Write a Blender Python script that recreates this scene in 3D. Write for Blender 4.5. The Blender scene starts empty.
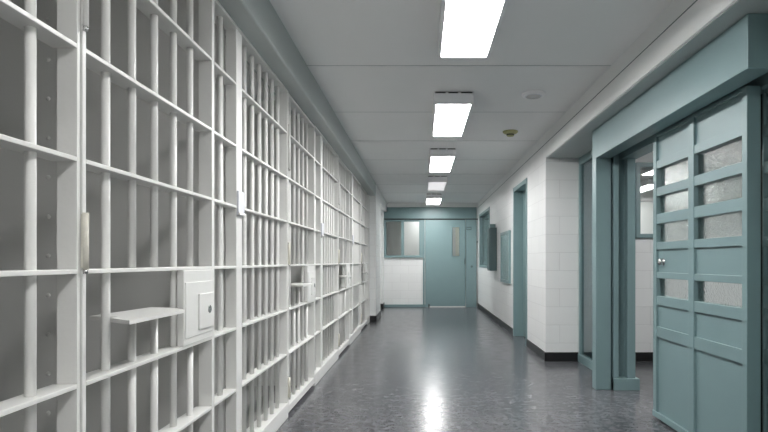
import bpy, bmesh, math, random
from mathutils import Vector, Matrix
random.seed(7)
scn = bpy.context.scene
C = scn.collection
CAM = 1.10                      # eye height

# ------------------------------------------------------------------ materials
def new_mat(name):
    m = bpy.data.materials.new(name); m.use_nodes = True
    nt = m.node_tree
    return m, nt, nt.nodes['Principled BSDF']

def paint(name, col, rough=0.45, var=0.05, scale=6.0, bump=0.0, bscale=90.0, metal=0.0, spec=0.5):
    """painted surface: a little tonal drift from a noise texture, optional fine bump"""
    m, nt, p = new_mat(name)
    tc = nt.nodes.new('ShaderNodeTexCoord')
    n = nt.nodes.new('ShaderNodeTexNoise'); n.inputs['Scale'].default_value = scale; n.inputs['Detail'].default_value = 4
    nt.links.new(tc.outputs['Object'], n.inputs['Vector'])
    r = nt.nodes.new('ShaderNodeMix'); r.data_type = 'RGBA'
    a = [c * (1 - var) for c in col]; b = [min(1, c * (1 + var)) for c in col]
    r.inputs[6].default_value = (*a, 1); r.inputs[7].default_value = (*b, 1)
    nt.links.new(n.outputs['Fac'], r.inputs[0])
    nt.links.new(r.outputs[2], p.inputs['Base Color'])
    p.inputs['Roughness'].default_value = rough
    p.inputs['Metallic'].default_value = metal
    p.inputs['Specular IOR Level'].default_value = spec
    if bump:
        n2 = nt.nodes.new('ShaderNodeTexNoise'); n2.inputs['Scale'].default_value = bscale; n2.inputs['Detail'].default_value = 3
        nt.links.new(tc.outputs['Object'], n2.inputs['Vector'])
        b2 = nt.nodes.new('ShaderNodeBump'); b2.inputs['Strength'].default_value = bump; b2.inputs['Distance'].default_value = 0.003
        nt.links.new(n2.outputs['Fac'], b2.inputs['Height']); nt.links.new(b2.outputs['Normal'], p.inputs['Normal'])
    return m

def block_wall(name, col):
    m, nt, p = new_mat(name)
    tc = nt.nodes.new('ShaderNodeTexCoord')
    s = nt.nodes.new('ShaderNodeSeparateXYZ'); nt.links.new(tc.outputs['Object'], s.inputs[0])
    ad = nt.nodes.new('ShaderNodeMath'); ad.operation = 'ADD'
    nt.links.new(s.outputs['X'], ad.inputs[0]); nt.links.new(s.outputs['Y'], ad.inputs[1])
    cb = nt.nodes.new('ShaderNodeCombineXYZ')
    nt.links.new(ad.outputs[0], cb.inputs['X']); nt.links.new(s.outputs['Z'], cb.inputs['Y'])
    br = nt.nodes.new('ShaderNodeTexBrick')
    br.inputs['Scale'].default_value = 1.0; br.inputs['Brick Width'].default_value = 0.40
    br.inputs['Row Height'].default_value = 0.20; br.inputs['Mortar Size'].default_value = 0.0035
    br.inputs['Mortar Smooth'].default_value = 0.6
    br.inputs['Color1'].default_value = (*col, 1); br.inputs['Color2'].default_value = (*[c * 0.97 for c in col], 1)
    br.inputs['Mortar'].default_value = (*[c * 0.82 for c in col], 1)
    nt.links.new(cb.outputs[0], br.inputs['Vector'])
    nt.links.new(br.outputs['Color'], p.inputs['Base Color'])
    n2 = nt.nodes.new('ShaderNodeTexNoise'); n2.inputs['Scale'].default_value = 120; n2.inputs['Detail'].default_value = 4
    nt.links.new(tc.outputs['Object'], n2.inputs['Vector'])
    mm = nt.nodes.new('ShaderNodeMath'); mm.operation = 'MULTIPLY_ADD'
    mm.inputs[1].default_value = -1.6
    sc2 = nt.nodes.new('ShaderNodeMath'); sc2.operation = 'MULTIPLY'; sc2.inputs[1].default_value = 0.5
    nt.links.new(n2.outputs['Fac'], sc2.inputs[0])
    nt.links.new(br.outputs['Fac'], mm.inputs[0]); nt.links.new(sc2.outputs[0], mm.inputs[2])
    bp = nt.nodes.new('ShaderNodeBump'); bp.inputs['Strength'].default_value = 0.5; bp.inputs['Distance'].default_value = 0.003
    nt.links.new(mm.outputs[0], bp.inputs['Height']); nt.links.new(bp.outputs['Normal'], p.inputs['Normal'])
    p.inputs['Roughness'].default_value = 0.42
    return m

def floor_mat():
    m, nt, p = new_mat('marbled_vinyl_tile')
    tc = nt.nodes.new('ShaderNodeTexCoord')
    N = nt.nodes.new; L = nt.links.new
    # per-tile tint (0.305 m tiles, running alternately)
    br = N('ShaderNodeTexBrick'); br.offset = 0.0
    br.inputs['Scale'].default_value = 1.0; br.inputs['Brick Width'].default_value = 0.305
    br.inputs['Row Height'].default_value = 0.305; br.inputs['Mortar Size'].default_value = 0.0012
    br.inputs['Color1'].default_value = (0.35, 0.35, 0.35, 1); br.inputs['Color2'].default_value = (0.65, 0.65, 0.65, 1)
    br.inputs['Mortar'].default_value = (0.05, 0.05, 0.05, 1)
    L(tc.outputs['Object'], br.inputs['Vector'])
    # streaky marbling, warped
    mp = N('ShaderNodeMapping'); mp.inputs['Scale'].default_value = (9, 7, 1); mp.inputs['Rotation'].default_value = (0, 0, 0.5)
    L(tc.outputs['Object'], mp.inputs['Vector'])
    n1 = N('ShaderNodeTexNoise'); n1.inputs['Scale'].default_value = 2.2; n1.inputs['Detail'].default_value = 10
    n1.inputs['Roughness'].default_value = 0.82; n1.inputs['Distortion'].default_value = 0.6
    L(mp.outputs[0], n1.inputs['Vector'])
    mp2 = N('ShaderNodeMapping'); mp2.inputs['Scale'].default_value = (3.2, 15, 1); mp2.inputs['Rotation'].default_value = (0, 0, -0.35)
    L(tc.outputs['Object'], mp2.inputs['Vector'])
    n2 = N('ShaderNodeTexNoise'); n2.inputs['Scale'].default_value = 3.0; n2.inputs['Detail'].default_value = 9
    n2.inputs['Roughness'].default_value = 0.8; n2.inputs['Distortion'].default_value = 0.4
    L(mp2.outputs[0], n2.inputs['Vector'])
    r1 = N('ShaderNodeValToRGB')
    r1.color_ramp.elements[0].position = 0.38; r1.color_ramp.elements[0].color = (0.013, 0.0145, 0.020, 1)
    r1.color_ramp.elements[1].position = 0.65; r1.color_ramp.elements[1].color = (0.19, 0.192, 0.205, 1)
    mx = N('ShaderNodeMath'); mx.operation = 'ADD'
    h1 = N('ShaderNodeMath'); h1.operation = 'MULTIPLY'; h1.inputs[1].default_value = 0.5
    h2 = N('ShaderNodeMath'); h2.operation = 'MULTIPLY'; h2.inputs[1].default_value = 0.5
    L(n1.outputs['Fac'], h1.inputs[0]); L(n2.outputs['Fac'], h2.inputs[0])
    L(h1.outputs[0], mx.inputs[0]); L(h2.outputs[0], mx.inputs[1])
    t = N('ShaderNodeMath'); t.operation = 'MULTIPLY_ADD'; t.inputs[1].default_value = 0.10
    L(br.outputs['Color'], t.inputs[0]); L(mx.outputs[0], t.inputs[2])
    sb = N('ShaderNodeMath'); sb.operation = 'SUBTRACT'; sb.inputs[1].default_value = 0.05
    L(t.outputs[0], sb.inputs[0]); L(sb.outputs[0], r1.inputs['Fac'])
    L(r1.outputs['Color'], p.inputs['Base Color'])
    # waxed finish: wear varies the gloss
    n3 = N('ShaderNodeTexNoise'); n3.inputs['Scale'].default_value = 9; n3.inputs['Detail'].default_value = 9
    L(tc.outputs['Object'], n3.inputs['Vector'])
    rr = N('ShaderNodeMapRange'); rr.inputs['To Min'].default_value = 0.13; rr.inputs['To Max'].default_value = 0.31
    L(n3.outputs['Fac'], rr.inputs['Value']); L(rr.outputs[0], p.inputs['Roughness'])
    p.inputs['Specular IOR Level'].default_value = 0.6
    bp = N('ShaderNodeBump'); bp.inputs['Strength'].default_value = 0.03; bp.inputs['Distance'].default_value = 0.002
    L(n2.outputs['Fac'], bp.inputs['Height']); L(bp.outputs['Normal'], p.inputs['Normal'])
    return m

def glass(name, col=(0.9, 0.95, 0.95), rough=0.0, ripple=0.0, rscale=(60, 60, 60), ior=1.45):
    m, nt, p = new_mat(name)
    p.inputs['Base Color'].default_value = (*col, 1)
    p.inputs['Transmission Weight'].default_value = 1.0
    p.inputs['Roughness'].default_value = rough
    p.inputs['IOR'].default_value = ior
    if ripple:
        tc = nt.nodes.new('ShaderNodeTexCoord'); mp = nt.nodes.new('ShaderNodeMapping')
        mp.inputs['Scale'].default_value = rscale
        nt.links.new(tc.outputs['Object'], mp.inputs['Vector'])
        v = nt.nodes.new('ShaderNodeTexVoronoi'); v.inputs['Scale'].default_value = 1.0
        nt.links.new(mp.outputs[0], v.inputs['Vector'])
        b = nt.nodes.new('ShaderNodeBump'); b.inputs['Strength'].default_value = ripple; b.inputs['Distance'].default_value = 0.004
        nt.links.new(v.outputs['Distance'], b.inputs['Height']); nt.links.new(b.outputs['Normal'], p.inputs['Normal'])
    return m

def emit(name, col, strength):
    m, nt, p = new_mat(name)
    p.inputs['Base Color'].default_value = (0.85, 0.85, 0.85, 1)
    p.inputs['Emission Color'].default_value = (*col, 1)
    p.inputs['Emission Strength'].default_value = strength
    return m

LAMP = 28.0
M = dict(
    bar=paint('white_gloss_paint', (0.76, 0.76, 0.74), 0.38, 0.03, 9, 0.12, 60),
    steel=paint('grey_cell_steel', (0.66, 0.66, 0.645), 0.5, 0.05, 3, 0.08, 40),
    block=block_wall('painted_block', (0.79, 0.80, 0.795)),
    slab=paint('grey_floor_paint', (0.30, 0.30, 0.29), 0.5, 0.1, 5),
    plain=paint('painted_plaster', (0.76, 0.77, 0.76), 0.5, 0.03, 3),
    ceil=paint('ceiling_board', (0.83, 0.835, 0.83), 0.5, 0.03, 2),
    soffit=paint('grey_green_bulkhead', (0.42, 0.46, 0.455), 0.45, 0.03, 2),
    teal=paint('teal_gloss_paint', (0.178, 0.268, 0.278), 0.40, 0.05, 5, 0.05, 30),
    teal_dark=paint('dark_teal_paint', (0.06, 0.105, 0.11), 0.4, 0.06, 5),
    film=paint('slate_film', (0.16, 0.23, 0.25), 0.5, 0.05, 4),
    black=paint('black_rubber', (0.012, 0.012, 0.013), 0.35, 0.1, 8),
    gap=paint('dark_recess', (0.01, 0.012, 0.013), 0.8, 0.1, 8),
    chrome=paint('brushed_metal', (0.62, 0.62, 0.62), 0.25, 0.05, 20, metal=1.0),
    brass=paint('worn_yellowed_paint', (0.68, 0.66, 0.58), 0.5, 0.2, 40),
    olive=paint('aged_plastic', (0.42, 0.42, 0.20), 0.5, 0.15, 20),
    card=paint('pale_card', (0.72, 0.73, 0.78), 0.4, 0.06, 60),
    house=paint('fixture_enamel', (0.86, 0.86, 0.87), 0.4, 0.02, 4),
    floor=floor_mat(),
    clear=glass('clear_glass', (0.93, 0.97, 0.96), 0.03),
    obscure=glass('patterned_glass', (0.92, 0.96, 0.95), 0.14, 0.32, (110, 55, 95), 1.3),
    tint=glass('tinted_glass', (0.62, 0.74, 0.76), 0.05),
    lamp=emit('lit_diffuser', (1.0, 0.993, 0.98), LAMP),
    weak=emit('dimmed_diffuser', (1.0, 0.993, 0.98), LAMP * 0.38),  # output lowered to balance the light
    dim=emit('failing_diffuser', (1.0, 0.97, 0.98), 0.38),
)

# ------------------------------------------------------------------ mesh helpers
class MB:
    def __init__(s): s.bm = bmesh.new()
    def box(s, x0, x1, y0, y1, z0, z1, bev=0.0, seg=2):
        x0, x1 = sorted((x0, x1)); y0, y1 = sorted((y0, y1)); z0, z1 = sorted((z0, z1))
        b = bmesh.new()
        bmesh.ops.create_cube(b, size=1.0)
        for v in b.verts:
            v.co = Vector((x0 + (v.co.x + .5) * (x1 - x0), y0 + (v.co.y + .5) * (y1 - y0), z0 + (v.co.z + .5) * (z1 - z0)))
        if bev:
            bmesh.ops.bevel(b, geom=b.edges[:], offset=bev, segments=seg, profile=0.5, affect='EDGES')
        s._merge(b); return s
    def _merge(s, b):
        me = bpy.data.meshes.new('tmp'); b.to_mesh(me); b.free(); s.bm.from_mesh(me); bpy.data.meshes.remove(me)
    def cyl(s, p0, p1, r0, r1=None, seg=20):
        r1 = r0 if r1 is None else r1
        p0, p1 = Vector(p0), Vector(p1); d = p1 - p0
        b = bmesh.new()
        bmesh.ops.create_cone(b, cap_ends=True, segments=seg, radius1=r0, radius2=r1, depth=d.length)
        q = d.to_track_quat('Z', 'Y').to_matrix().to_4x4()
        bmesh.ops.transform(b, matrix=Matrix.Translation((p0 + p1) / 2) @ q, verts=b.verts[:])
        for f in b.faces: f.smooth = len(f.verts) == 4
        s._merge(b); return s
    def lathe(s, prof, origin, axis='Z', seg=28):
        """prof: list of (radius, height) revolved about an axis through origin"""
        b = bmesh.new(); rings = []
        for r, h in prof:
            ring = []
            for k in range(seg):
                a = 2 * math.pi * k / seg
                c, sn = r * math.cos(a), r * math.sin(a)
                v = {'Z': (c, sn, h), 'X': (h, c, sn), 'Y': (c, h, sn)}[axis]
                ring.append(b.verts.new(Vector(v) + Vector(origin)))
            rings.append(ring)
        for i in range(len(rings) - 1):
            for k in range(seg):
                f = b.faces.new((rings[i][k], rings[i][(k + 1) % seg], rings[i + 1][(k + 1) % seg], rings[i + 1][k])); f.smooth = True
        for ring in (rings[0], rings[-1]):
            b.faces.new(ring)
        bmesh.ops.recalc_face_normals(b, faces=b.faces[:])
        s._merge(b); return s
    def prism(s, pts, z0, z1):
        """polygon pts (x, y) extruded from z0 to z1"""
        b = bmesh.new()
        lo = [b.verts.new((x, y, z0)) for x, y in pts]; hi = [b.verts.new((x, y, z1)) for x, y in pts]
        b.faces.new(lo[::-1]); b.faces.new(hi)
        n = len(pts)
        for i in range(n): b.faces.new((lo[i], lo[(i + 1) % n], hi[(i + 1) % n], hi[i]))
        bmesh.ops.recalc_face_normals(b, faces=b.faces[:])
        s._merge(b); return s
    def build(s, name, m, parent=None):
        me = bpy.data.meshes.new(name); s.bm.to_mesh(me); s.bm.free()
        me.materials.append(M[m])
        o = bpy.data.objects.new(name, me); C.objects.link(o)
        if parent: o.parent = parent
        return o

def thing(name, label, cat, loc=(0, 0, 0), group=None):
    o = bpy.data.objects.new(name, None); C.objects.link(o); o.location = loc
    o.empty_display_size = 0.1
    o['label'] = label; o['category'] = cat
    if group: o['group'] = group
    return o
def tag(o, label, cat, group=None):
    o['label'] = label; o['category'] = cat
    if group: o['group'] = group
    return o
def struct(o): o['kind'] = 'structure'; return o
def sroot(name, loc=(0, 0, 0)):
    o = bpy.data.objects.new(name, None); C.objects.link(o); o.location = loc
    o['kind'] = 'structure'; return o
def dup(root, loc, label):
    r = root.copy(); C.objects.link(r); r.location = loc; r['label'] = label
    for ch in list(root.children):
        c = ch.copy(); C.objects.link(c); c.parent = r
        for g in list(ch.children):
            d = g.copy(); C.objects.link(d); d.parent = c
    return r
def bx(name, m, *a, parent=None, bev=0.0):
    return MB().box(*a, bev=bev).build(name, m, parent)

YE = 13.30        # end wall
YN = -3.6         # behind the viewer
ZC = 2.52         # ceiling
XR = 1.375        # corridor wall on the window side

# ------------------------------------------------------------------ shell
struct(bx('floor', 'floor', -3.5, 5.2, YN, 17.0, -0.1, 0.0))
ce = struct(bx('ceiling', 'ceil', -3.5, 5.2, YN, 17.0, ZC, ZC + 0.1))
strips = MB()
for y in (-3.35, -0.9, 1.55, 3.985, 6.47, 8.93, 11.38):
    strips.box(-0.825, XR, y, y + 0.125, ZC - 0.006, ZC + 0.01, 0.002)
strips.build('cover_strip', 'ceil', ce)
gaps = MB()
for y in (-3.35, -0.9, 1.55, 3.985, 6.47, 8.93, 11.38):
    gaps.box(-0.825, XR, y - 0.006, y + 0.0, ZC - 0.0015, ZC + 0.01)
for y in (5.22, 7.68, 10.15):
    gaps.box(-0.825, XR, y, y + 0.006, ZC - 0.0015, ZC + 0.01)
gaps.build('panel_joint', 'soffit', ce)

struct(bx('wall_back', 'plain', -3.5, 5.2, YN - 0.1, YN, 0, ZC))
# bulkhead running over the cell fronts, rounded lower edge
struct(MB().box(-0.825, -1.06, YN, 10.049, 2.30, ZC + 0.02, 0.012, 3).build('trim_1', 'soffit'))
struct(MB().box(-0.825, -1.06, 11.2, YE, 2.30, ZC + 0.02, 0.006).build('trim_7', 'plain'))
struct(bx('floor_cell', 'slab', -3.3, -1.04, YN, 10.05, 0.0, 0.006))
struct(bx('wall_cell_top', 'steel', -1.06, -1.10, YN, 10.05, 2.318, ZC))
# bulkhead over the gate
bk = struct(MB().box(XR, 1.90, YN, 6.07, 2.245, ZC + 0.02, 0.006).build('trim_2', 'plain'))
bx('soffit_shade_board', 'soffit', XR + 0.012, 1.90, YN, 6.07, 2.239, 2.246, parent=bk)  # darker board added so the bulkhead underside reads as shaded
# small moulding along the top of the wall and bulkhead
struct(MB().box(XR - 0.003, XR + 0.02, YN, YE, 2.398, 2.403).build('trim_3', 'teal_dark'))

# corridor wall with a window hole and a doorway
D0, D1, DZ = 7.13, 8.13, 2.165
W0, W1, WZ0, WZ1 = 10.98, 12.85, 0.965, 2.195
wr = MB()
wr.box(XR, 1.56, 6.07, D0, 0, ZC)
wr.box(XR, 1.56, D0, D1, DZ, ZC)
wr.box(XR, 1.56, D1, W0, 0, ZC)
wr.box(XR, 1.56, W0, W1, 0, WZ0)
wr.box(XR, 1.56, W0, W1, WZ1, ZC)
wr.box(XR, 1.56, W1, YE + 0.2, 0, ZC)
struct(wr.build('wall_right', 'block'))
# cross wall behind the gate lobby, with window_3's hole
V0, V1, VZ0, VZ1 = 2.36, 3.70, 1.36, 2.19
wx = MB()
wx.box(1.56, V0, 6.07, 6.22, 0, ZC); wx.box(V1, 5.2, 6.07, 6.22, 0, ZC)
wx.box(V0, V1, 6.07, 6.22, 0, VZ0); wx.box(V0, V1, 6.07, 6.22, VZ1, ZC)
struct(wx.build('wall_lobby', 'block'))
struct(bx('wall_lobby_side', 'plain', 5.1, 5.2, YN, 17.0, 0, ZC))
struct(bx('wall_unseen_right', 'block', XR, 1.90, YN, 2.16, 0, 2.24))  # unseen wall, carried forward to block light from the gate recess
bb = MB()
bb.box(XR - 0.012, XR, D1 + 0.05, YE, 0, 0.10, 0.003); bb.box(XR - 0.012, XR, 6.058, D0 - 0.02, 0, 0.10, 0.003)
bb.box(XR - 0.012, 1.735, 6.058, 6.07, 0, 0.10, 0.003)
struct(bb.build('baseboard_right', 'black'))
struct(bx('baseboard_lobby', 'black', 1.80, 5.1, 6.058, 6.07, 0, 0.10, bev=0.003))

# end wall
def EX(px): return (px - 421) * 0.02418
def EZ(py): return CAM + (261.5 - py) * 0.02418
we = MB()
wx0, wx1, wz0, wz1 = EX(385.5), EX(420), EZ(256.3), EZ(220.5)
we.box(-1.4, wx0, YE, YE + 0.2, 0, ZC); we.box(wx0, wx1, YE, YE + 0.2, 0, wz0); we.box(wx0, wx1, YE, YE + 0.2, wz1, ZC)
we.box(wx1, 1.56, YE, YE + 0.2, 0, ZC)
struct(we.build('wall_end', 'block'))
tr = struct(MB().box(-0.83, XR, YE - 0.02, YE, EZ(207.3), ZC, 0.003).build('trim_4', 'plain'))
hd = sroot('trim_5')
MB().box(EX(383.5), EX(476.5), YE - 0.03, YE, EZ(218.8), EZ(207.3), 0.006).build('header_box', 'teal', hd)
MB().box(EX(383.5), EX(477.5), YE - 0.064, YE - 0.005, EZ(219.8), EZ(218.8)).build('track_slot', 'gap', hd)
w1 = sroot('window_1')
f = MB()
for x0, x1 in ((383, 386.3), (401.2, 404), (419.2, 424.0)):
    f.box(EX(x0), EX(x1), YE - 0.04, YE + 0.10, EZ(257.6), EZ(219.8), 0.004)
f.box(EX(383), EX(424), YE - 0.038, YE + 0.10, EZ(221.6), EZ(219.8), 0.003); f.box(EX(383), EX(424), YE - 0.045, YE + 0.10, EZ(257.7), EZ(255.4), 0.004)
f.build('window_frame', 'teal', w1)
bx('pane', 'clear', EX(386.3), EX(401.2), YE + 0.03, YE + 0.036, EZ(255.4), EZ(221.6), parent=w1)
bx('pane', 'clear', EX(404), EX(419.2), YE + 0.03, YE + 0.036, EZ(255.4), EZ(221.6), parent=w1)
sl = sroot('trim_6')
MB().box(EX(384), EX(428.2), YE - 0.05, YE, 0.0, EZ(304.4), 0.006).build('floor_rail', 'teal', sl)
MB().box(EX(428.2), EX(429.6), YE - 0.06, YE, 0.0, EZ(304.0), 0.006).build('rail_stop', 'black', sl)
d1 = sroot('door_1')
jm = MB(); jm.box(EX(423.0), EX(424.6), YE - 0.06, YE, EZ(304.4), EZ(219.8), 0.004); jm.box(EX(465.8), EX(476.3), YE - 0.06, YE, 0, EZ(219.8), 0.004)
jm.build('door_frame', 'teal', d1)
leaf = MB()
s0, s1, sz0, sz1 = EX(452.2), EX(459.2), EZ(256.2), EZ(227.2)
L0, L1, LZ1 = EX(425.2), EX(465.3), EZ(219.9)
leaf.box(L0, s0, YE - 0.045, YE - 0.004, 0.012, LZ1); leaf.box(s1, L1, YE - 0.045, YE - 0.004, 0.012, LZ1)
leaf.box(s0, s1, YE - 0.045, YE - 0.004, 0.012, sz0); leaf.box(s0, s1, YE - 0.045, YE - 0.004, sz1, LZ1)
lf = leaf.build('door_leaf', 'teal', d1)
vf = MB()
for a in ((s0 - .025, s0 + .004, sz0 - .02, sz1 + .02), (s1 - .004, s1 + .025, sz0 - .02, sz1 + .02), (s0, s1, sz0 - .02, sz0 + .004), (s0, s1, sz1 - .004, sz1 + .02)):
    vf.box(a[0], a[1], YE - 0.055, YE - 0.04, a[2], a[3], 0.003)
vf.build('vision_frame', 'teal', lf)
bx('vision_pane', 'clear', s0, s1, YE - 0.03, YE - 0.024, sz0, sz1, parent=lf)
bx('vision_backing', 'brass', s0 + 0.08, s1, YE - 0.012, YE - 0.006, sz0, sz1, parent=lf)
bx('vision_backing', 'steel', s0, s0 + 0.08, YE - 0.012, YE - 0.006, sz0, sz1, parent=lf)
hn = MB(); hn.box(EX(464.0), EX(464.9), YE - 0.085, YE - 0.06, EZ(264), EZ(258.5), 0.004)
hn.box(EX(464.0), EX(464.9), YE - 0.065, YE - 0.04, EZ(259.4), EZ(258.5)); hn.box(EX(464.0), EX(464.9), YE - 0.065, YE - 0.04, EZ(264), EZ(263.1))
hn.build('pull_handle', 'teal_dark', d1)
MB().cyl((EX(471.5), YE - 0.075, EZ(266.5)), (EX(471.5), YE - 0.055, EZ(266.5)), 0.028).build('keyhole', 'teal_dark', d1)
bx('bottom_seal', 'steel', L0, L1, YE - 0.048, YE - 0.01, 0.0, 0.022, parent=d1)
sg = thing('door_sign', 'small dark nameplate on the end door post, above the keyhole', 'sign', (EX(468.7), YE - 0.06, EZ(228.6)))
bx('backing', 'teal_dark', -0.062, 0.062, -0.008, 0.0, -0.04, 0.04, parent=sg, bev=0.002)
bx('face', 'teal', -0.045, 0.045, -0.011, -0.007, -0.012, 0.014, parent=sg)

# room seen through the end wall window
er = MB()
er.box(-2.6, -2.5, YE + 0.2, 17.0, 0, ZC); er.box(2.4, 2.5, YE + 0.2, 17.0, 0, ZC); er.box(-2.6, 2.5, 15.6, 15.7, 0, ZC)
struct(er.build('wall_far_room', 'plain'))
struct(bx('wall_far_partition', 'steel', -1.60, -0.50, 14.15, 14.25, 0, ZC))

struct(bx('wall_side_room', 'plain', 1.56, 5.1, 10.85, 10.93, 0, ZC))
# left wall past the cells
pl = MB(); pl.box(-0.825, -3.4, 10.05, 11.2, 0, ZC); pl.box(-1.35, -1.45, 11.2, 12.9, 0, ZC); pl.box(-0.895, -1.45, 12.9, YE, 0, ZC)
struct(pl.build('wall_left', 'block'))
b2 = MB(); b2.box(-0.812, -0.94, 10.038, 10.05, 0, 0.11, 0.003); b2.box(-0.812, -0.825, 10.038, 11.2, 0, 0.11, 0.003)
b2.box(-0.882, -1.35, 12.888, 12.9, 0, 0.11, 0.003); b2.box(-0.882, -0.895, 12.888, YE, 0, 0.11, 0.003)
struct(b2.build('baseboard_left', 'black'))

# right wall window
w2 = sroot('window_2')
f = MB()
f.box(XR - 0.015, 1.50, W0, W0 + 0.06, WZ0, WZ1, 0.004); f.box(XR - 0.015, 1.50, W1 - 0.06, W1, WZ0, WZ1, 0.004)
f.box(XR - 0.013, 1.498, W0 + .04, W1 - .04, WZ0 + .001, WZ0 + 0.05, 0.004); f.box(XR - 0.013, 1.498, W0 + .04, W1 - .04, WZ1 - 0.06, WZ1 - .001, 0.004)
f.build('window_frame', 'teal', w2)
bx('pane', 'clear', 1.43, 1.436, W0 + 0.05, W1 - 0.05, WZ0 + 0.04, WZ1 - 0.05, parent=w2)
bx('blind', 'teal', 1.455, 1.46, W0 + 0.05, W1 - 0.05, WZ0 + 0.04, WZ1 - 0.05, parent=w2)
# right wall door: leaf set deep in its frame
d2 = sroot('door_2')
f = MB()
f.box(XR - 0.012, 1.54, D0 - 0.02, D0 + 0.04, 0, DZ + 0.02, 0.004); f.box(XR - 0.012, 1.54, D1 - 0.04, D1 + 0.03, 0, DZ + 0.02, 0.004)
f.box(XR - 0.010, 1.538, D0 + .02, D1 - .02, DZ - 0.04, DZ + 0.019, 0.004)
f.build('door_frame', 'teal', d2)
bx('door_leaf', 'teal', 1.50, 1.54, D0 + 0.04, D1 - 0.04, 0.01, DZ - 0.04, parent=d2)
for z in (0.42, 1.10, 1.78):
    MB().cyl((1.492, D0 + 0.05, z - 0.05), (1.492, D0 + 0.05, z + 0.05), 0.011).build('hinge', 'chrome', d2)

# window_3 in the lobby
w3 = sroot('window_3')
f = MB()
f.box(V0, V0 + 0.05, 6.035, 6.20, VZ0, VZ1, 0.004); f.box(V1 - 0.05, V1, 6.035, 6.20, VZ0, VZ1, 0.004)
f.box(V0 + .03, V1 - .03, 6.037, 6.198, VZ0 + .001, VZ0 + 0.045, 0.004); f.box(V0 + .03, V1 - .03, 6.037, 6.198, VZ1 - 0.055, VZ1 - .001, 0.004)
f.build('window_frame', 'teal', w3)
f = MB(); f.box(V0 + .04, V1 - .04, 6.10, 6.13, 1.765, 1.79, 0.003); f.build('glazing_bar', 'plain', w3)
bx('pane', 'clear', V0 + .045, V1 - .045, 6.112, 6.118, VZ0 + .04, VZ1 - .05, parent=w3)

# ------------------------------------------------------------------ cell fronts
XF, XB = -0.940, -1.008
XP = -0.997                        # back edge of the upright plates            # front and back of the flat steel
XBAR, RB = -0.975, 0.0132
RAILS = [CAM + h for h in (0.905, 0.590, 0.280, -0.028, -0.342, -0.655)]
P, Y0 = 2.36, 1.518
TOP = 2.305
def rail(mb, y0, y1, z, xf=XF, xb=XB, t=0.013): return mb.box(xf, xb, y0, y1, z - t / 2, z + t / 2, 0.002)

def make_cell_door():
    r = thing('cell_door', '', 'cell door', (0, Y0, 0), 'barred cell doors along the corridor')
    xf = XF + 0.004
    MB().box(xf, XP, 0.004, 0.020, 0.03, TOP - 0.012, 0.002).build('hinge_stile', 'bar', r)
    MB().box(xf, XP, 0.945, 0.966, 0.03, TOP - 0.012, 0.002).build('lock_stile', 'bar', r)
    for z in RAILS: rail(MB(), 0.020, 0.945, z, xf).build('rail', 'bar', r)
    MB().box(xf, XB, 0.020, 0.945, 0.03, 0.082, 0.003).build('bottom_rail', 'bar', r)
    MB().box(xf, XB, 0.020, 0.945, TOP - 0.03, TOP - 0.012, 0.003).build('top_rail', 'bar', r)
    shelf_z = CAM - 0.178
    for k in range(5):
        y = 0.182 + 0.155 * k
        b = MB()
        if k in (1, 2):
            b.cyl((XBAR, y, 0.08), (XBAR, y, shelf_z - 0.005), RB); b.cyl((XBAR, y, RAILS[3]), (XBAR, y, TOP - 0.02), RB)
        elif k == 4:
            b.cyl((XBAR, y, 0.08), (XBAR, y, RAILS[4]), RB); b.cyl((XBAR, y, RAILS[3]), (XBAR, y, TOP - 0.02), RB)
        else:
            b.cyl((XBAR, y, 0.08), (XBAR, y, TOP - 0.02), RB)
        b.build('bar', 'bar', r)
    sh = MB(); sh.prism([(-0.850, 0.085), (-0.850, 0.462), (-0.930, 0.530), (-1.020, 0.556), (-1.045, 0.215), (-1.0, 0.202), (-0.946, 0.202), (-0.946, 0.156)], shelf_z - 0.006, shelf_z + 0.006)
    sh.build('tray_shelf', 'bar', r)
    lk = MB(); lk.box(xf + 0.006, -0.957, 0.638, 0.945, RAILS[4] + 0.007, RAILS[3] - 0.007, 0.003)
    lb = lk.build('lock_box', 'bar', r)
    cv = MB(); cv.box(xf + 0.005, xf + 0.010, 0.650, 0.938, RAILS[4] + 0.035, RAILS[3] - 0.055, 0.0025); cv.build('cover_plate', 'bar', lb)
    lp = MB(); lp.box(xf + 0.009, xf + 0.017, 0.768, 0.922, CAM - 0.285, CAM - 0.135, 0.003).build('lock_plate', 'bar', lb)
    k = MB(); k.cyl((xf + 0.016, 0.872, CAM - 0.206), (xf + 0.020, 0.872, CAM - 0.206), 0.017); k.build('keyhole', 'chrome', lb)
    for z0, z1, m in ((0.14, 0.28, 'brass'), (1.078, 1.235, 'brass'), (1.752, 2.07, 'bar')):
        h = MB(); h.cyl((XF + 0.0095, 0.0078, z0), (XF + 0.0095, 0.0078, z1), 0.0085, seg=16)
        h.box(XF + 0.001, XF + 0.006, 0.0, 0.018, z0 + 0.004, z1 - 0.004)
        ho = h.build('hinge', m, r)
        kp = MB(); kp.cyl((XF + 0.0095, 0.0078, z0 - 0.012), (XF + 0.0095, 0.0078, z0 + 0.001), 0.0065, seg=12); kp.build('hinge_pin', 'chrome', ho)
    return r

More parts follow.
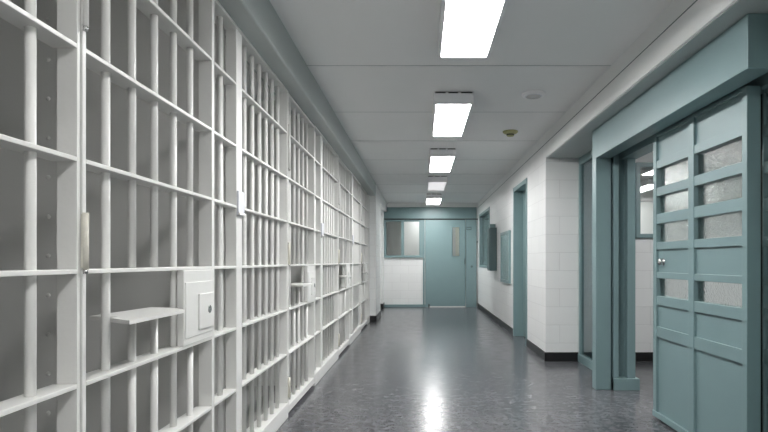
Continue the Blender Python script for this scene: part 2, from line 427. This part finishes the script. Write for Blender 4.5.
def make_cell_grille(full=True):
    r = thing('cell_front_grille', '', 'bar grille', (0, Y0, 0), 'fixed bar grilles between the cell doors')
    if full:
        MB().box(XF, XP, 0.974, 0.986, 0.0, TOP, 0.002).build('door_jamb', 'bar', r)
        MB().cyl((XBAR, 1.150, 0.09), (XBAR, 1.150, TOP), RB).build('bar', 'bar', r)
        for z in RAILS: rail(MB(), 0.986, 1.285, z).build('rail', 'bar', r)
    MB().box(XF, XP, 1.285, 1.375, 0.0, TOP, 0.004).build('post', 'bar', r)
    for z in RAILS: rail(MB(), 1.375, 2.346, z).build('rail', 'bar', r)
    for k in range(6):
        y = 1.512 + 0.1405 * k
        MB().cyl((XBAR, y, 0.09), (XBAR, y, TOP), RB).build('bar', 'bar', r)
    MB().box(XF, XP, 2.346, 2.3585, 0.0, TOP, 0.002).build('end_jamb', 'bar', r)
    MB().box(XF + 0.006, XB - 0.03, 0.974 if full else 1.285, 2.358, 0.0, 0.105, 0.005).build('curb', 'bar', r)
    MB().box(XF + 0.006, XB - 0.02, 0.974 if full else 1.285, 2.358, TOP - 0.02, TOP, 0.003).build('head_plate', 'bar', r)
    return r

door = make_cell_door()
door['label'] = 'white barred cell door nearest the viewer, with a large pass-through shelf'
dl = ['second barred cell door from the viewer, behind the first post with a card',
      'third barred cell door from the viewer, white with a pass-through shelf',
      'farthest barred cell door, next to the white block wall at the end of the cells']
for i, l in enumerate(dl): dup(door, (0, Y0 + P * (i + 1), 0), l)
g0 = make_cell_grille(False); g0.location = (0, Y0 - P, 0)
g0['label'] = 'fixed white bar grille at the near edge of the photo, before the first cell door'
g = make_cell_grille(True)
g['label'] = 'fixed white bar grille between the first and second cell doors'
gl = ['fixed white bar grille between the second and third cell doors',
      'fixed white bar grille between the third and farthest cell doors',
      'narrow run of fixed white bars just past the farthest cell door']
for i, l in enumerate(gl[:2]): dup(g, (0, Y0 + P * (i + 1), 0), l)
# the last grille is cut short by the block wall
r = thing('cell_front_grille', gl[2], 'bar grille', (0, Y0 + 3 * P, 0), 'fixed bar grilles between the cell doors')
ye = 10.05 - (Y0 + 3 * P)
MB().box(XF, XP, 0.974, 0.986, 0.0, TOP, 0.002).build('door_jamb', 'bar', r)
MB().cyl((XBAR, 1.150, 0.09), (XBAR, 1.150, TOP), RB).build('bar', 'bar', r)
for z in RAILS: rail(MB(), 0.986, 1.285, z).build('rail', 'bar', r)
MB().box(XF, XP, 1.285, ye, 0.0, TOP, 0.004).build('post', 'bar', r)
MB().box(XF + 0.006, XB - 0.03, 0.974, ye, 0.0, 0.105, 0.005).build('curb', 'bar', r)

cl = ['pale card plate on the post past the nearest cell door', 'pale card plate on the post past the second cell door',
      'pale card plate on the post past the third cell door']
for i in range(3):
    t = thing('card_holder', cl[i], 'card holder', (XF, Y0 + P * i + 1.332, 1.40), 'card holders on the cell posts')
    bx('backing', 'card', 0.0, 0.012, -0.048, 0.048, -0.062, 0.062, parent=t, bev=0.003)
    bx('lip', 'bar', 0.010, 0.018, -0.048, 0.048, -0.062, -0.05, parent=t, bev=0.002)

# cell partitions with a service chase between each pair, back wall
for i in range(-1, 4):
    y = Y0 + P * i + 0.972
    pm = MB(); pm.box(-1.005, -3.3, y, y + 0.03, 0, ZC)
    pm.box(-1.63, -1.74, y - 0.005, y, 0, 2.40)
    for k in range(14):
        z = 0.06 + 0.1775 * k
        pm.lathe([(0.0105, 0.0), (0.0095, -0.004), (0.006, -0.0075), (0.0005, -0.0085)], (-1.684, y - 0.005, z), 'Y', 12)
    if i < 3: pm.box(-1.005, -3.3, y + 0.30, y + 0.33, 0, ZC)
    struct(pm.build('wall_partition_%d' % (i + 2), 'steel'))
struct(bx('wall_cell_back', 'steel', -3.3, -3.4, YN, 10.05, 0, ZC))
struct(bx('wall_near_left', 'bar', XF, -1.04, YN, Y0 - P + 1.283, 0, TOP))

# ------------------------------------------------------------------ gate
gf = sroot('door_3')
BX = 1.497
MB().box(BX, 1.625, 2.52, 4.81, 1.985, 2.238, 0.004).build('header_beam', 'teal', gf)
MB().box(1.625, 1.86, 2.17, 4.81, 2.06, 2.238).build('header_back', 'teal_dark', gf)
MB().box(1.725, 1.86, 2.17, 4.81, 1.985, 2.06).build('header_back', 'teal', gf)
MB().box(BX, 1.624, 4.705, 4.81, 0, 1.985, 0.004).build('jamb_post', 'teal', gf)
MB().box(1.624, 1.645, 4.74, 4.81, 0, 2.06).build('jamb_groove', 'teal_dark', gf)
jc = MB(); jc.box(1.645, 1.692, 4.705, 4.81, 0.0, 2.06, 0.003); jc.box(1.765, 1.835, 4.705, 4.81, 0.0, 2.06, 0.003); jc.box(1.692, 1.765, 4.78, 4.81, 0, 2.06)
jc.build('jamb_channel', 'teal', gf)
MB().box(1.645, 1.865, 4.685, 4.80, 0.0, 0.10, 0.004).build('jamb_base', 'teal', gf)
# fixed screen between the gate post and the cross wall
sc_ = sroot('window_4')
f = MB()
f.box(1.735, 1.785, 6.00, 6.057, 0, 2.24, 0.003); f.box(1.735, 1.785, 4.82, 4.90, 0, 2.24, 0.003)
f.box(1.725, 1.795, 4.822, 6.056, 0.001, 0.085, 0.003); f.box(1.737, 1.783, 4.86, 6.03, 2.16, 2.238, 0.003)
f.build('window_frame', 'teal', sc_)
bx('pane', 'tint', 1.757, 1.763, 4.9, 6.0, 0.08, 2.17, parent=sc_)
bx('backing_film', 'film', 1.766, 1.769, 4.9, 6.0, 0.08, 2.17, parent=sc_)

ROWS_GLASS = [(0.513, 0.645), (0.329, 0.453), (0.132, 0.261), (-0.240, -0.115)]
ROWS_SOLID = [(0.700, 0.868), (-0.074, 0.082), (-0.452, -0.302), (-1.050, -0.525)]
def leaf_panel(root, xf, th, y0, y1, cols, stile_w, knob=None):
    """steel door of stiles and rails; cols: (ya, yb) openings"""
    zb, zt = 0.015, CAM + 0.885
    xb = xf + th
    edges = [y0] + [e for c in cols for e in c] + [y1]
    for a, b in zip(edges[0::2], edges[1::2]):
        MB().box(xf, xb, a, b, zb, zt, 0.003).build('stile', 'teal', root)
    rows = sorted(ROWS_GLASS + ROWS_SOLID)
    lo = [zb] + [CAM + r[1] for r in rows]; hi = [CAM + r[0] for r in rows] + [zt]
    for (ya, yb) in cols:
        for a, b in zip(lo, hi):
            MB().box(xf + 0.004, xb - 0.004, ya, yb, a, b, 0.002).build('rail', 'teal', root)
        for a, b in ROWS_SOLID:
            MB().box(xf + 0.018, xb - 0.018, ya, yb, CAM + a, CAM + b).build('panel', 'teal', root)
        for a, b in ROWS_GLASS:
            MB().box(xf + 0.030, xf + 0.036, ya, yb, CAM + a, CAM + b).build('pane', 'obscure', root)

DX = 1.64
MB().box(1.80, 1.86, 2.846, 2.98, 0, 1.985).build('gap_blocker', 'gap', gf)  # black post added to block the lobby lamp and darken this gap
gt = thing('sliding_gate', 'half-open teal steel sliding door with two columns of patterned glass panes', 'gate', (0, 0, 0))
leaf_panel(gt, DX, 0.07, 2.767, 3.888, [(2.812, 3.310), (3.378, 3.838)], 0.05)
kb = MB(); kb.lathe([(0.024, 0.0), (0.024, -0.004), (0.012, -0.007), (0.012, -0.014), (0.022, -0.018), (0.024, -0.026), (0.019, -0.034), (0.006, -0.037)], (DX + 0.018, 3.76, CAM - 0.002), 'X', 24)
kb.build('knob', 'chrome', gt)
# floor guide bar
MB().box(DX - 0.006, DX + 0.004, 2.767, 3.888, 0.015, 0.055, 0.003).build('kick_strip', 'teal', gt)
fs = thing('fixed_screen', 'fixed teal glazed screen just behind the sliding gate, at the edge of the photo', 'screen')
leaf_panel(fs, 1.765, 0.06, 2.17, 2.845, [(2.22, 2.835)], 0.01)

# ------------------------------------------------------------------ wall fittings
cb = thing('wall_box', 'dark green steel box jutting from the block wall beside the far window', 'box', (XR, 10.10, 0.93))
bx('body', 'teal_dark', -0.125, 0.0, -0.13, 0.25, 0.0, 0.785, parent=cb, bev=0.006)
bx('door', 'teal_dark', -0.134, -0.124, -0.11, 0.23, 0.02, 0.765, parent=cb, bev=0.003)
bx('bracket', 'teal', -0.10, 0.0, 0.05, 0.25, 0.785, 0.86, parent=cb, bev=0.004)
nb = thing('notice_board', 'teal framed glazed notice board on the block wall between box and doorway', 'notice board', (XR, 8.85, 0.76))
f = MB()
f.box(-0.035, 0, -0.44, -0.39, 0, 0.82, 0.004); f.box(-0.035, 0, 0.39, 0.44, 0, 0.82, 0.004); f.box(-0.033, -.001, -0.41, 0.41, 0.001, 0.05, 0.004); f.box(-0.033, -.001, -0.41, 0.41, 0.77, 0.819, 0.004)
f.build('frame', 'teal', nb)
bx('board', 'soffit', -0.012, 0.0, -0.39, 0.39, 0.05, 0.77, parent=nb)
bx('glass', 'clear', -0.026, -0.022, -0.39, 0.39, 0.05, 0.77, parent=nb)
cbn = thing('call_button', 'tiny dark call button on the white strip at the end door', 'button', (EX(477.4), YE, EZ(242)))
MB().lathe([(0.02, 0.0), (0.02, -0.008), (0.012, -0.010), (0.01, -0.018)], (0, 0, 0), 'Y', 18).build('base', 'chrome', cbn)
MB().cyl((0, -0.010, 0), (0, -0.020, 0), 0.009).build('push_cap', 'teal_dark', cbn)

# ------------------------------------------------------------------ ceiling fittings
def make_light(label, x, y0, y1, lit=True, group='strip lights along the corridor ceiling'):
    t = thing('ceiling_light', label, 'ceiling light', (x, y0, ZC), group)
    n = y1 - y0; w = 0.165
    h = MB(); h.box(-w, w, 0, n, -0.076, -0.004, 0.003)
    for a in ((-w, -0.146, 0, n), (0.146, w, 0, n), (-0.15, 0.15, 0.0005, 0.012), (-0.15, 0.15, n - 0.012, n - 0.0005)):
        h.box(a[0], a[1], a[2], a[3], -0.104, -0.070, 0.002)  # lip added below the diffuser to keep grazing light off upper walls
    h.build('housing', 'house', t)
    bx('diffuser', {True: 'lamp', False: 'dim', 'weak': 'weak'}[lit], -0.1455, 0.1455, 0.0125, n - 0.0125, -0.084, -0.075, parent=t)
    s = MB()
    for a, b in ((-0.155, -0.07), (-0.045, 0.035), (0.06, 0.155)): s.box(a, b, -0.004, 0.001, -0.012, -0.004)
    s.build('ceiling_gap_strip', 'gap', t)  # dark strips standing in for the shaded gaps between housing and ceiling
    bx('mounting_plate', 'house', -0.12, 0.12, 0.02, n - 0.02, -0.004, 0.0, parent=t)
    return t
LX = 0.275
make_light('lit strip light nearest the viewer, cut by the top of the photo', LX, 2.36, 3.56)
make_light('second lit strip light from the viewer, close to the white round speaker', LX, 4.60, 5.80)
make_light('third lit strip light from the viewer, past the detector', LX, 6.90, 8.11)
make_light('unlit strip light, the only dark one in the row', LX, 9.12, 10.28, False)
make_light('farthest lit strip light, just in front of the end door', LX, 11.52, 12.74)
make_light('added unseen strip light above and behind the viewer', LX, 0.10, 1.30, 'weak')  # unseen lamp, added and dimmed to balance light on the near bars
make_light('added unseen strip light farthest behind the viewer', LX, -2.15, -0.95)  # extra lamp out of view, added to balance the corridor light
make_light('added ceiling light in the lobby behind the sliding gate', 3.0, 3.6, 4.8, True, 'lights in the rooms beyond')  # lamp added to light the lobby, fixture out of view
make_light('ceiling light in the room behind the lobby window, the nearer one', 3.50, 7.2, 8.4, 'weak', 'lights in the rooms beyond')
make_light('ceiling light in the room behind the lobby window, the farther one', 4.05, 9.4, 10.6, 'weak', 'lights in the rooms beyond')
make_light('added ceiling light in the room behind the end window', 0.0, 14.3, 15.4, 'weak', 'lights in the rooms beyond')  # lamp added to brighten the far room, fixture not in view

sp = thing('ceiling_speaker', 'round white speaker grille set on the ceiling beside the second light', 'speaker', (0.953, 4.66, ZC))
MB().lathe([(0.098, 0.0), (0.098, -0.010), (0.088, -0.020), (0.074, -0.022)], (0, 0, 0), 'Z', 40).build('rim', 'house', sp)
gr = MB(); gr.lathe([(0.074, -0.020), (0.070, -0.0235), (0.0005, -0.026)], (0, 0, 0), 'Z', 40)
go = gr.build('grille', 'card', sp)
sl_ = MB()
for k in range(-4, 5):
    hw = math.sqrt(max(0, 0.062 ** 2 - (k * 0.014) ** 2)); sl_.box(-hw, hw, k * 0.014 - 0.002, k * 0.014 + 0.002, -0.0275, -0.024)
sl_.build('grille_slot', 'steel', go)
dt = thing('smoke_detector', 'small yellowed smoke detector on the ceiling past the round speaker', 'smoke detector', (0.975, 6.00, ZC))
MB().lathe([(0.082, 0.0), (0.082, -0.012), (0.070, -0.022), (0.045, -0.028)], (0, 0, 0), 'Z', 32).build('base', 'olive', dt)
MB().lathe([(0.040, -0.022), (0.040, -0.045), (0.034, -0.054), (0.002, -0.056)], (0, 0, 0), 'Z', 28).build('sensor_head', 'olive', dt)
MB().lathe([(0.041, -0.034), (0.0425, -0.036), (0.0425, -0.042), (0.041, -0.044)], (0, 0, 0), 'Z', 28).build('sensor_slot', 'gap', dt)

# ------------------------------------------------------------------ camera, world, view
cam = bpy.data.cameras.new('camera'); co = bpy.data.objects.new('camera', cam); C.objects.link(co)
co.location = (0, 0, CAM); co.rotation_euler = (math.pi / 2, 0, 0)
cam.sensor_width = 36.0; cam.lens = 36.0 * 550 / 768
cam.shift_x = -(421 - 384) / 768; cam.shift_y = (261.5 - 216) / 768
cam.clip_start = 0.02
scn.camera = co
w = bpy.data.worlds.new('world'); scn.world = w; w.use_nodes = True
w.node_tree.nodes['Background'].inputs[0].default_value = (0.5, 0.55, 0.6, 1); w.node_tree.nodes['Background'].inputs[1].default_value = 0.05
vs = scn.view_settings
vs.view_transform = 'Standard'; vs.look = 'None'; vs.gamma = 1.0; vs.use_curve_mapping = False
vs.exposure = 0.70
scn.cycles.use_denoising = True
scn.cycles.max_bounces = 10; scn.cycles.diffuse_bounces = 6; scn.cycles.transmission_bounces = 8
